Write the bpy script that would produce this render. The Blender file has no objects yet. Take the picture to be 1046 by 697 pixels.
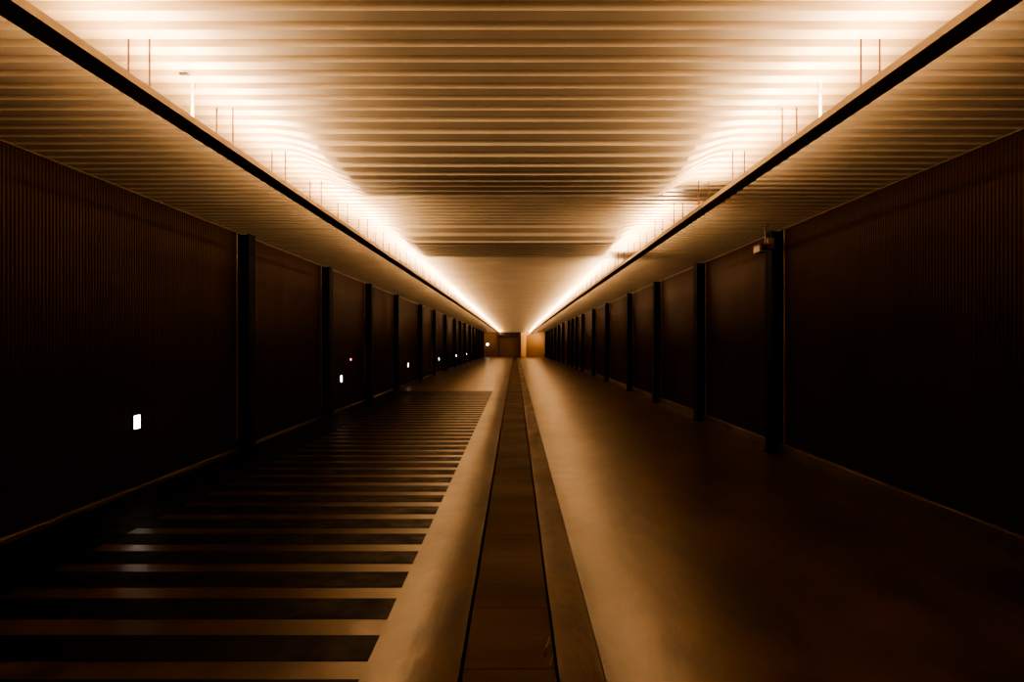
import bpy, math, random
random.seed(4)
C = bpy.context.scene.collection
EYE = 1.68                     # camera height over the floor
CEIL = EYE + 1.696             # underside of the ceiling deck
XL, XR = -4.30, 4.02           # side walls
Y0, Y1 = -6.0, 100.0           # tunnel start (behind the camera) and end wall

def D(y):                      # the tunnel dips gently towards its far end
    return -0.5 * (y / 100.0) ** 2 if y > 0 else 0.0

# ------------------------------------------------------------------ materials
def mat(name, base, rough=0.5, metal=0.0, spec=0.5, emit=None, strength=0.0):
    m = bpy.data.materials.new(name); m.use_nodes = True
    b = m.node_tree.nodes['Principled BSDF']
    b.inputs['Base Color'].default_value = (*base, 1)
    b.inputs['Roughness'].default_value = rough
    b.inputs['Metallic'].default_value = metal
    b.inputs['Specular IOR Level'].default_value = spec
    if emit:
        b.inputs['Emission Color'].default_value = (*emit, 1)
        b.inputs['Emission Strength'].default_value = strength
    return m

def mottle(m, c1, c2, scale, stretch=(1, 1, 1), detail=6, r1=None, r2=None, bump=0.0, bscale=None, lo=0.35, hi=0.65):
    """noise driven base colour, roughness and bump in object space"""
    nt = m.node_tree; N = nt.nodes; L = nt.links; b = N['Principled BSDF']
    tc = N.new('ShaderNodeTexCoord'); mp = N.new('ShaderNodeMapping')
    mp.inputs['Scale'].default_value = stretch
    L.new(tc.outputs['Object'], mp.inputs['Vector'])
    nz = N.new('ShaderNodeTexNoise'); nz.inputs['Scale'].default_value = scale
    nz.inputs['Detail'].default_value = detail; nz.inputs['Roughness'].default_value = 0.62
    L.new(mp.outputs[0], nz.inputs['Vector'])
    cr = N.new('ShaderNodeValToRGB')
    cr.color_ramp.elements[0].position = lo; cr.color_ramp.elements[1].position = hi
    cr.color_ramp.elements[0].color = (*c1, 1); cr.color_ramp.elements[1].color = (*c2, 1)
    L.new(nz.outputs['Fac'], cr.inputs['Fac']); L.new(cr.outputs[0], b.inputs['Base Color'])
    if r1 is not None:
        mr = N.new('ShaderNodeMapRange')
        mr.inputs['From Min'].default_value = 0.3; mr.inputs['From Max'].default_value = 0.7; mr.interpolation_type = 'SMOOTHSTEP'
        mr.inputs['To Min'].default_value = r1; mr.inputs['To Max'].default_value = r2
        n2 = N.new('ShaderNodeTexNoise'); n2.inputs['Scale'].default_value = scale * 0.6
        n2.inputs['Detail'].default_value = 5
        L.new(mp.outputs[0], n2.inputs['Vector']); L.new(n2.outputs['Fac'], mr.inputs['Value'])
        L.new(mr.outputs[0], b.inputs['Roughness'])
    if bump:
        n3 = N.new('ShaderNodeTexNoise'); n3.inputs['Scale'].default_value = bscale or scale * 4
        n3.inputs['Detail'].default_value = 6
        L.new(mp.outputs[0], n3.inputs['Vector'])
        bp = N.new('ShaderNodeBump'); bp.inputs['Strength'].default_value = bump
        bp.inputs['Distance'].default_value = 0.02
        L.new(n3.outputs['Fac'], bp.inputs['Height']); L.new(bp.outputs[0], b.inputs['Normal'])
    return m

M = {}
M['floor'] = mottle(mat('polished_concrete', (.2, .13, .07), .3, spec=1.0), (.024, .0125, .0055), (.090, .050, .024), 1.6,
                    (1, .45, 1), 9, .278, .32, bump=.45, bscale=4.5, lo=.36, hi=.64)
M['shoulder'] = mottle(mat('trowelled_concrete', (.2, .12, .06), .5), (.035, .02, .010), (.085, .05, .026), 3.0,
                       (1, .35, 1), 10, .30, .5, bump=.35, bscale=12)
M['channel'] = mottle(mat('dark_channel', (.05, .03, .015), .6, spec=.14), (.034, .019, .009), (.072, .042, .021), 1.6,
                      (.4, 1, 1), 8, .5, .7, bump=.25, bscale=8)
M['groove'] = mat('groove_shadow_gap', (.008, .005, .003), .9, spec=.1)
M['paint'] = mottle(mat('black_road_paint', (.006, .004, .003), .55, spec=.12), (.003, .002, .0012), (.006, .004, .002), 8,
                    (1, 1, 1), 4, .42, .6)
M['ceiling'] = mottle(mat('painted_steel_deck', (.6, .5, .38), .4, spec=.5), (.49, .40, .29), (.57, .47, .35), 1.3,
                      (1, .8, 1), 5, .34, .5)
M['wall'] = mottle(mat('dark_ribbed_cladding', (.03, .015, .008), .42, spec=.22), (.023, .0080, .0030), (.036, .0128, .0050), .7,
                   (1, 1, .4), 4, .38, .52)
M['column'] = mat('black_steel', (.002, .002, .003), .7, spec=.1)
M['bead'] = mat('dull_metal_bead', (.16, .10, .06), .4, metal=.6)
M['plinth'] = mottle(mat('concrete_plinth', (.1, .06, .03), .55), (.03, .017, .008), (.06, .035, .018), 4, (1, .3, 1), 6, .4, .6)
M['tray'] = mat('bronze_painted_tray', (.42, .32, .22), .5)
M['rod'] = mat('dark_threaded_rod', (.05, .014, .005), .6, metal=.0)
M['conduit'] = mat('white_conduit', (.9, .85, .75), .4)
M['tube'] = mat('warm_lamp_tube', (.9, .8, .6), .4, emit=(1.0, .63, .33), strength=12)
M['tube'].cycles.emission_sampling = 'NONE'
M['tube_off'] = mat('unlit_lamp_tube', (.8, .7, .55), .4)
M['lens'] = mat('white_lit_lens', (.9, .9, .9), .3, emit=(1.0, .90, .78), strength=7)
M['housing'] = mat('black_housing', (.01, .008, .007), .5)
M['red'] = mat('red_indicator', (.5, .05, .08), .4, emit=(1.0, .22, .25), strength=4)
M['cam'] = mat('beige_camera_shell', (.20, .14, .09), .4)
M['glass'] = mat('dark_glass', (.01, .01, .012), .08)
M['chrome'] = mat('glint_chrome', (.85, .8, .75), .12, metal=1)
M['back'] = mottle(mat('ochre_wall', (.45, .22, .08), .6), (.17, .098, .05), (.22, .13, .068), .5, (1, 1, 1), 4)
M['pale'] = mat('pale_pillar', (.75, .55, .34), .5)
M['shut'] = mat('dark_shutter', (.035, .02, .01), .6)

M['wall'].node_tree.nodes['Principled BSDF'].inputs['Specular Tint'].default_value = (1, .62, .38, 1)
M['edge'] = mat('pale_edge_bead', (.50, .36, .24), .4)
# ------------------------------------------------------------------ mesh tools
class MB:
    def __init__(s): s.v = []; s.f = []; s.mi = []
    def quad(s, a, b, c, d, mi=0):
        n = len(s.v); s.v += [a, b, c, d]; s.f.append((n, n+1, n+2, n+3)); s.mi.append(mi)
    def box(s, x0, x1, y0, y1, z0, z1):
        n = len(s.v)
        s.v += [(x, y, z) for z in (z0, z1) for y in (y0, y1) for x in (x0, x1)]
        for q in ((0,2,3,1), (4,5,7,6), (0,1,5,4), (2,6,7,3), (0,4,6,2), (1,3,7,5)):
            s.f.append(tuple(n+i for i in q)); s.mi.append(0)
    def sweep(s, prof, ys, closed=True, sag=True, caps=True):
        """profile [(x,z)] extruded along y through the stations ys, following the dip"""
        n = len(s.v); k = len(prof)
        for y in ys:
            d = D(y) if sag else 0
            s.v += [(x, y, z + d) for x, z in prof]
        m = k if closed else k - 1
        for j in range(len(ys) - 1):
            for i in range(m):
                a = n + j*k + i; b = n + j*k + (i+1) % k
                s.f.append((a, b, b + k, a + k)); s.mi.append(0)
        if closed and caps:
            s.f.append(tuple(n + i for i in range(k))[::-1]); s.mi.append(0)
            s.f.append(tuple(n + (len(ys)-1)*k + i for i in range(k))); s.mi.append(0)
    def cyl(s, p, q, r, seg=8):
        import mathutils as mu
        p = mu.Vector(p); q = mu.Vector(q); d = (q - p).normalized()
        u = d.orthogonal().normalized(); w = d.cross(u); n = len(s.v)
        for c in (p, q):
            for i in range(seg):
                a = 2*math.pi*i/seg
                s.v.append(tuple(c + r*(math.cos(a)*u + math.sin(a)*w)))
        for i in range(seg):
            j = (i+1) % seg
            s.f.append((n+i, n+j, n+seg+j, n+seg+i)); s.mi.append(0)
        s.f.append(tuple(n+i for i in range(seg))[::-1]); s.mi.append(0)
        s.f.append(tuple(n+seg+i for i in range(seg))); s.mi.append(0)
    def build(s, name, m, parent=None, bevel=0.0, smooth=False):
        me = bpy.data.meshes.new(name); me.from_pydata(s.v, [], s.f); me.update()
        ms = m if isinstance(m, list) else [m]
        for x in ms: me.materials.append(x)
        if len(ms) > 1:
            for p, i in zip(me.polygons, s.mi): p.material_index = i
        import bmesh
        bm = bmesh.new(); bm.from_mesh(me); bmesh.ops.recalc_face_normals(bm, faces=bm.faces); bm.to_mesh(me); bm.free()
        if smooth:
            for p in me.polygons: p.use_smooth = True
        o = bpy.data.objects.new(name, me); C.objects.link(o)
        if parent: o.parent = parent
        if bevel:
            b = o.modifiers.new('bevel', 'BEVEL'); b.width = bevel; b.segments = 2
        return o

def tag(o, label=None, cat=None, group=None, kind=None):
    for k, v in (('label', label), ('category', cat), ('group', group), ('kind', kind)):
        if v: o[k] = v
    return o
def thing(name, label, cat, loc, group=None):
    o = bpy.data.objects.new(name, None); C.objects.link(o); o.location = loc
    o.empty_display_size = .2
    return tag(o, label, cat, group)
def dup(root, loc, label):
    r = root.copy(); C.objects.link(r); r.location = loc; r['label'] = label
    for ch in list(root.children):
        c = ch.copy(); C.objects.link(c); c.parent = r
        for g in ch.children:
            d = g.copy(); C.objects.link(d); d.parent = c
    return r
def stations(a, b, step=2.0):
    n = max(1, int(math.ceil((b - a) / step)))
    return [a + (b - a) * i / n for i in range(n + 1)]
YS = stations(Y0, Y1)

# ------------------------------------------------------------------ floor
GX0, GX1 = -0.29, 0.225        # sunken channel
SX0, SX1 = -0.58, 0.45         # outer joints of the sloping shoulders
fl = MB()
for a, b in ((XL - .1, SX0), (SX1, XR + .1)):
    fl.sweep([(a, -.2), (b, -.2), (b, 0), (a, 0)], YS)
tag(fl.build('floor', M['floor']), kind='structure')
for i, (a, b, s) in enumerate(((SX0, GX0, 1), (SX1, GX1, -1))):
    w = abs(b - a)
    g = 0 if i == 0 else .004
    pr = [(a + s*g, -.2), (a + s*g, -.75*g)]
    for k in range(1, 7):
        t = k / 6
        pr.append((a + s*w*t, -(.024*t**2.0 if i == 0 else .003 + .040*t**1.3)))
    pr.append((b, -.2))
    m = MB(); m.sweep(pr, YS)
    tag(m.build('trim_%d' % (i+1), M['floor'] if i == 0 else M['shoulder']), kind='structure')
m = MB(); m.sweep([(GX0+.012, -.2), (GX1-.012, -.2), (GX1-.012, -.069), (GX0+.012, -.069)], YS)
random.seed(9)
for k in range(int((Y1 - Y0) / .9)):         # cover slabs with narrow transverse joints, surface pattern of the channel
    ya = Y0 + k*.9 + .0015; yb = ya + .897; dz = random.uniform(-.0015, .0015)
    m.sweep([(GX0+.014, -.068+dz), (GX1-.014, -.068+dz), (GX1-.014, -.062+dz), (GX0+.014, -.062+dz)], [ya, yb])
tag(m.build('trim_3', M['channel']), kind='structure')

# ------------------------------------------------------------------ painted stripes on the left lane
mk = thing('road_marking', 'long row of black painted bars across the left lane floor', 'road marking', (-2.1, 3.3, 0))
edges = [(3.30, 3.64), (3.85, 4.187), (4.435, 4.787), (5.005, 5.34), (5.537, 5.862)]
z = 5.537 + .532
while z < 25.2:
    edges.append((z, z + .328)); z += .532
def slab(mb, x0, x1, y0, y1, off, t):
    n = len(mb.v)
    for zz in (0, t):
        for y in (y0, y1):
            for x in (x0, x1): mb.v.append((x - off[0], y - off[1], D(y) + .0006 + zz))
    for q in ((0,2,3,1), (4,5,7,6), (0,1,5,4), (2,6,7,3), (0,4,6,2), (1,3,7,5)):
        mb.f.append(tuple(n+i for i in q)); mb.mi.append(0)
for a, b in edges:
    m = MB(); slab(m, -3.40, -.775, a, b, (-2.1, 3.3), .0022); m.build('stripe', M['paint'], mk)
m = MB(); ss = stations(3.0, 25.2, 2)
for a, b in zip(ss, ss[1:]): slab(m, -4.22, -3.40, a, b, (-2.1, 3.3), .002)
m.build('shade_band', M['paint'], mk)  # shade between the bars and the kerb, laid down as a dark strip

# ------------------------------------------------------------------ side walls with fine vertical ribs
def rib_wall(name, X, s):
    m = MB(); pitch = .052; y = Y0
    pts = []
    while y < Y1:
        pts += [(0, y), (0, y+.022), (.012, y+.030), (.012, y+.044)]
        y += pitch
    H = CEIL - .02
    zs = [-.1, H]
    n0 = len(m.v)
    for dx, yy in pts:
        d = D(yy)
        m.v += [(X + s*dx, yy, zz + d) for zz in zs]
    for i in range(len(pts) - 1):
        a = n0 + 2*i
        m.f.append((a, a+2, a+3, a+1)); m.mi.append(0)
    # back of the cladding
    n = len(m.v)
    for yy in YS:
        d = D(yy); m.v += [(X - s*.10, yy, -.1 + d), (X - s*.10, yy, H + d)]
    for i in range(len(YS) - 1):
        a = n + 2*i; m.f.append((a, a+1, a+3, a+2)); m.mi.append(0)
    return tag(m.build(name, M['wall']), kind='structure')
rib_wall('wall_left', XL, 1); rib_wall('wall_right', XR, -1)
for nm, X, s, h in (('baseboard_left', XL, 1, .045), ('baseboard_right', XR, -1, .15)):
    m = MB(); m.sweep([(X - s*.02, 0), (X + s*.06, 0), (X + s*.06, h - .012), (X + s*.048, h), (X - s*.02, h)], YS)
    tag(m.build(nm, M['plinth']), kind='structure')
for nm, X, s in (('trim_4', XL, 1), ('trim_5', XR, -1)):      # metal bead where cladding meets ceiling
    m = MB(); m.sweep([(X + s*.012, CEIL-.03), (X + s*.026, CEIL-.03), (X + s*.026, CEIL-.012), (X + s*.012, CEIL-.012)], YS)
    tag(m.build(nm, M['bead']), kind='structure')

# ------------------------------------------------------------------ ceiling: corrugated steel deck, ribs running across
def sm(a, b, t):
    t = min(1, max(0, (t - a) / (b - a))); return t*t*(3 - 2*t)
def sagdeck(x, y):             # sheets that have bellied down between the two light trays
    mx = sm(-2.00, -1.55, x) * (1 - sm(1.45, 1.86, x))
    a = sm(5.3, 7.0, y) * (1 - sm(7.75, 8.1, y))
    b = sm(10.5, 11.3, y) * (1 - sm(12.9, 13.4, y))
    return -(.17*a + .205*b) * mx
m = MB()
xs = [XL-.25, -4.0, -3.4, -2.8, -2.3, -2.05, -1.95, -1.85, -1.75, -1.65, -1.55, -1.3, -.9, -.45, 0, .45, .9, 1.2, 1.4, 1.5, 1.6, 1.7, 1.8, 1.9, 2.05, 2.3, 2.8, 3.4, 3.8, XR+.25]
prof = []; y = Y0 + .021; k = 0
while y < Y1 + .1:
    h = .046
    prof += [(y, 0), (y+.122, 0), (y+.134, h), (y+.222, h)]
    y += .232; k += 1
nx = len(xs); ny = len(prof)
for yy, h in prof:
    for x in xs: m.v.append((x, yy, CEIL + h + D(yy) + sagdeck(x, yy)))
for j in range(ny - 1):
    for i in range(nx - 1):
        a = j*nx + i; m.f.append((a, a+1, a+nx+1, a+nx)); m.mi.append(0)
ceil_o = tag(m.build('ceiling', M['ceiling']), kind='structure')
m = MB()                       # structural slab above, closes the flutes
m.sweep([(XL-.3, CEIL+.09), (XR+.3, CEIL+.09), (XR+.3, CEIL+.3), (XL-.3, CEIL+.3)], YS)
tag(m.build('trim_6', M['shut']), kind='structure')

# ------------------------------------------------------------------ far end
d = D(Y1)
m = MB(); m.box(XL-.2, XR+.2, Y1, Y1+.3, d-.3, CEIL+d+.3); tag(m.build('wall_back', M['back']), kind='structure')
m = MB(); m.box(.72, 1.45, Y1-.5, Y1-.002, d+.003, CEIL+d-.02)
tag(m.build('pillar', M['pale'], bevel=.03), 'pale square pillar in front of the ochre end wall', 'pillar')
sh = thing('roller_shutter', 'dark shutter housing under the ceiling at the far end, left of the pale pillar', 'shutter', (-.85, Y1, CEIL+d-.65))
m = MB(); m.box(-1.5, 1.5, -.42, -.003, 0, .6); m.build('housing', M['shut'], sh, bevel=.02)
for s in (-1.46, 1.40):
    m = MB(); m.box(s, s+.06, -.2, -.003, -(CEIL-.66), 0); m.build('guide_rail', M['shut'], sh)

# ------------------------------------------------------------------ light trays with rods and lamp tubes
LAMP = 12.6
ZB, ZT = EYE + 1.38, EYE + 1.423
def tray(xi, xo, label):
    s = 1 if xo > xi else -1
    t = thing('light_trough', label, 'light fitting', ((xi+xo)/2, 0, ZB), 'suspended light troughs')
    cx = (xi+xo)/2; w = abs(xo-xi)/2; e = .004
    ys = stations(Y0, 98.5, 1.5)
    pr = [(-w, 0), (w, 0), (w, .043), (w-e, .043), (w-e, e), (-w+e, e), (-w+e, .043), (-w, .043)]
    m = MB(); m.sweep(pr, ys); m.build('tray', M['tray'], t)
    # rods
    rm = None; far = MB(); n = 0
    yr = 4.12 - 1.215
    proto = None
    while yr < 98:
        for sx in (-1, 1):
            if n < 100:
                if proto is None:
                    m = MB(); m.cyl((0, 0, .006), (0, 0, CEIL - ZB), .0048, 8)
                    proto = m.build('hanger_rod', M['rod'], t); o = proto
                else:
                    o = proto.copy(); C.objects.link(o); o.parent = t
                o.location = (sx*(w-.011), yr, D(yr))
            else:
                far.cyl((sx*(w-.011), yr, D(yr)+.006), (sx*(w-.011), yr, D(yr)+CEIL-ZB), .0048, 6)
            n += 1
        yr += 1.215
    o = far.build('hanger_rod', M['rod'], t); o['kind'] = 'stuff'
    # lamp tubes, end to end; a few nearly touch, a few leave a gap
    yl = Y0 + .4; proto = None
    while yl < 98:
        if proto is None:
            m = MB(); m.cyl((0, .03, 0), (0, 1.16, 0), .013, 10); proto = m.build('lamp_tube', M['tube'], t); o = proto
            if xi > 0:
                off = proto.copy(); off.data = proto.data.copy(); off.data.materials[0] = M['tube_off']
        else:
            o = (off if (xi > 0 and (abs(yl-7.765) < .3 or abs(yl-13.84) < .3)) else proto).copy(); C.objects.link(o); o.parent = t
        o.location = (0, yl, .034 + D(yl+.6))
        yl += 1.215
    # the light the tubes give: narrow area lamps along the tube line, facing up and to either side
    yl = Y0 + .4; step = 1.215
    while yl < 98:
        n = 1 if yl < 24 else 4
        dead = xi > 0 and (abs(yl-7.765) < .3 or abs(yl-13.84) < .3)
        ln = step*n - .06
        if not dead:
            for sx in (-1, 1):
                L = bpy.data.lights.new('lamp_light', 'AREA'); L.shape = 'RECTANGLE'
                L.size = .02; L.size_y = ln; L.energy = LAMP * ln * (1.0 if sx != s else .5); L.color = (1.0, .685, .41)
                o = bpy.data.objects.new('lamp_light', L); C.objects.link(o); o.parent = t
                o.location = (sx*.017, yl + .03 + ln/2, .050 + D(yl + ln/2))
                o.rotation_euler = (math.pi, sx*math.radians(40 if sx != s else 36), 0)
        yl += step*n
    # feed conduit from the ceiling
    m = MB(); m.cyl((s*.035, 4.88, .03), (s*.035, 4.88, CEIL-ZB+.03), .010, 12)
    m.cyl((s*.035, 4.88, .03), (s*.035, 4.88, .06), .016, 12)
    m.build('feed_conduit', M['conduit'], t)
    return t
tray(-2.042, -2.182, 'long suspended light trough glowing upwards, nearer the left wall')
tray(1.928, 2.055, 'long suspended light trough glowing upwards, nearer the right wall')
cp = MB(); cp.box(-2.125, -2.07, 4.63, 4.67, CEIL-.010, CEIL-.0005)
tag(cp.build('junction_box', M['housing'], bevel=.003), 'small dark junction plate on the ceiling deck above the left light trough', 'junction box')

# ------------------------------------------------------------------ steel columns
ordn = ['first', 'second', 'third', 'fourth', 'fifth', 'sixth', 'seventh', 'eighth', 'ninth', 'tenth', 'eleventh', 'twelfth',
        'thirteenth', 'fourteenth', 'fifteenth', 'sixteenth', 'seventeenth', 'eighteenth']
def column(side, X, s, ys, group):
    t = thing('steel_column', 'first black steel column from the camera along the %s wall' % side, 'column', (X + s*.014, ys[0], D(ys[0])), group)
    H = CEIL - .035
    m = MB()
    m.box(*sorted((0, s*.014)), 0, .30, .012, H)
    m.box(*sorted((s*.166, s*.18)), 0, .30, .012, H)
    m.box(*sorted((s*.0139, s*.1661)), .142, .158, .012, H)
    m.build('column_shaft', M['column'], t)
    m = MB(); m.box(*sorted((s*-.002, s*.20)), -.02, .32, .001, .0121); m.build('base_plate', M['column'], t)
    m = MB(); m.box(*sorted((s*.0005, s*.012)), -.022, -.001, .16, H); m.build('edge_bead', M['edge'], t)
    for i, y in enumerate(ys[1:]):
        dup(t, (X + s*.014, y, D(y)), '%s black steel column from the camera along the %s wall' % (ordn[i+1], side))
column('left', XL, 1, [11.3, 16.2, 20.9, 25.7, 32.2, 37.7, 43.7, 50.5, 55.5, 60.6, 67.4, 73, 78.5, 84, 89.5, 95], 'columns along the left wall')
column('right', XR, -1, [10.94, 15.46, 20.2, 25, 31.2, 36.5, 42.5, 46.7, 50.2, 53.8, 60, 66, 72, 78, 84, 90, 95], 'columns along the right wall')

# ------------------------------------------------------------------ small white lights low on the left wall
wl_y = [8.28, 18.0, 29.2, 41.0, 52.9, 64.0, 75.0, 84.6]
LX = XL + .013
t = thing('wall_light', 'lit white square wall light on the left wall, the first and largest from the camera', 'wall light', (LX, wl_y[0], EYE-.91+D(wl_y[0])), 'white marker lights along the left wall')
m = MB(); m.box(0, .018, -.078, .078, -.088, .088); m.build('housing', M['housing'], t, bevel=.004)
m = MB(); m.box(.0181, .026, -.064, .064, -.074, .074); m.build('lens', M['lens'], t, bevel=.003)
for i, y in enumerate(wl_y[1:]):
    dup(t, (LX, y, EYE-.91+D(y)), 'small lit white wall light on the left wall, %s from the camera' % ordn[i+1])
t = thing('indicator_light', 'tiny red indicator light on the left wall just beyond the second wall light', 'indicator light', (LX-.016, 19.1, EYE-.48))
m = MB(); m.box(0, .015, -.05, .05, -.05, .05); m.build('housing', M['housing'], t)
m = MB(); m.cyl((.015, 0, 0), (.03, 0, 0), .028, 12); m.build('lens', M['red'], t)
t = thing('wall_light', 'round lit white wall light on the ochre end wall at the left', 'wall light', (-3.80, Y1, EYE-.45+D(Y1)+.5), None)
m = MB(); m.cyl((0, -.002, 0), (0, -.05, 0), .19, 20); m.build('housing', M['housing'], t)
m = MB(); m.cyl((0, -.051, 0), (0, -.09, 0), .16, 20); m.build('lens', M['lens'], t)

# chrome studs added to give the glints along the left kerb
bp = [(84, 513), (90, 511.5), (106, 505), (109, 504.6), (134.6, 495)]
names = ['leftmost', 'second from left', 'third from left', 'fourth from left', 'rightmost']
for (px, py), nm in zip(bp, names):
    dd = 526.5 - px; y = 750 * (-XL - .03) / dd
    m = MB(); m.cyl((XL + .035, y, .0455 + D(y)), (XL + .035, y, .057 + D(y)), .010, 6)
    tag(m.build('glint_stud', M['chrome'], bevel=.003), 'tiny chrome stud added for a glint on the left kerb under the nearest wall light, %s' % nm, 'bolt', 'kerb glints')

# pale wisp of litter in the channel, at the bottom of the frame
lt = MB()
for (x0, y0, x1, y1, h) in ((.150, 4.02, .176, 4.16, .012), (.176, 4.16, .198, 4.25, .03), (.176, 4.16, .207, 4.17, .02), (.186, 3.93, .206, 4.03, .018)):
    lt.cyl((x0, y0, -.058), (x1, y1, -.058 + h), .0016, 6)
tag(lt.build('straw', mat('dry_straw', (.35, .26, .17), .6)), 'pale wisp of dry straw lying at the right edge of the sunken floor channel', 'straw')

# ------------------------------------------------------------------ security camera by the first right-hand column
t = thing('security_camera', 'beige security camera hung from the ceiling beside the first right column', 'security camera', (3.66, 10.75, CEIL))
m = MB(); m.cyl((0, 0, -.30), (0, 0, -.012), .012, 12); m.build('drop_rod', M['bead'], t)
m = MB(); m.cyl((0, 0, -.012), (0, 0, -.001), .045, 16); m.build('ceiling_plate', M['cam'], t)
m = MB(); m.box(.012, .115, -.06, .06, -.36, -.19); m.build('junction_box', M['cam'], t, bevel=.008)
hs = MB(); hs.box(-.145, -.0125, -.17, .10, -.41, -.30); hb = hs.build('camera_housing', M['cam'], t, bevel=.012)
m = MB(); m.cyl((-.08, -.171, -.355), (-.08, -.19, -.355), .036, 20); m.build('camera_lens', M['glass'], hb)
m = MB(); m.box(-.155, -.0025, -.21, .08, -.2995, -.293); m.build('sun_shield', M['cam'], t, bevel=.002)

# ------------------------------------------------------------------ light at the far end (ceiling downlight over the end wall)
for x, e in ((2.9, 80), (-3.6, 14)):
    L = bpy.data.lights.new('end_downlight', 'AREA'); L.energy = e; L.size = .5; L.color = (1, .62, .30)
    o = bpy.data.objects.new('end_downlight', L); C.objects.link(o); o.location = (x, Y1-1.6, CEIL-.75)
    o.rotation_euler = (math.radians(25), 0, 0)

# ------------------------------------------------------------------ world, camera, colour
w = bpy.data.worlds.new('World'); bpy.context.scene.world = w; w.use_nodes = True
w.node_tree.nodes['Background'].inputs[0].default_value = (.01, .006, .003, 1)
w.node_tree.nodes['Background'].inputs[1].default_value = .3
cd = bpy.data.cameras.new('camera'); co = bpy.data.objects.new('camera', cd); C.objects.link(co)
co.location = (0, 0, EYE); co.rotation_euler = (math.pi/2, 0, 0)
cd.sensor_width = 36; cd.lens = 750/1046*36; cd.shift_x = -3.5/1046; cd.clip_start = .05; cd.clip_end = 400
bpy.context.scene.camera = co
sc = bpy.context.scene
sc.view_settings.view_transform = 'AgX'; sc.view_settings.look = 'AgX - High Contrast'
sc.view_settings.exposure = 0.55
sc.cycles.use_denoising = True
sc.cycles.caustics_reflective = False; sc.cycles.blur_glossy = .5
sc.cycles.max_bounces = 8; sc.cycles.diffuse_bounces = 5
sc.cycles.sample_clamp_indirect = 6
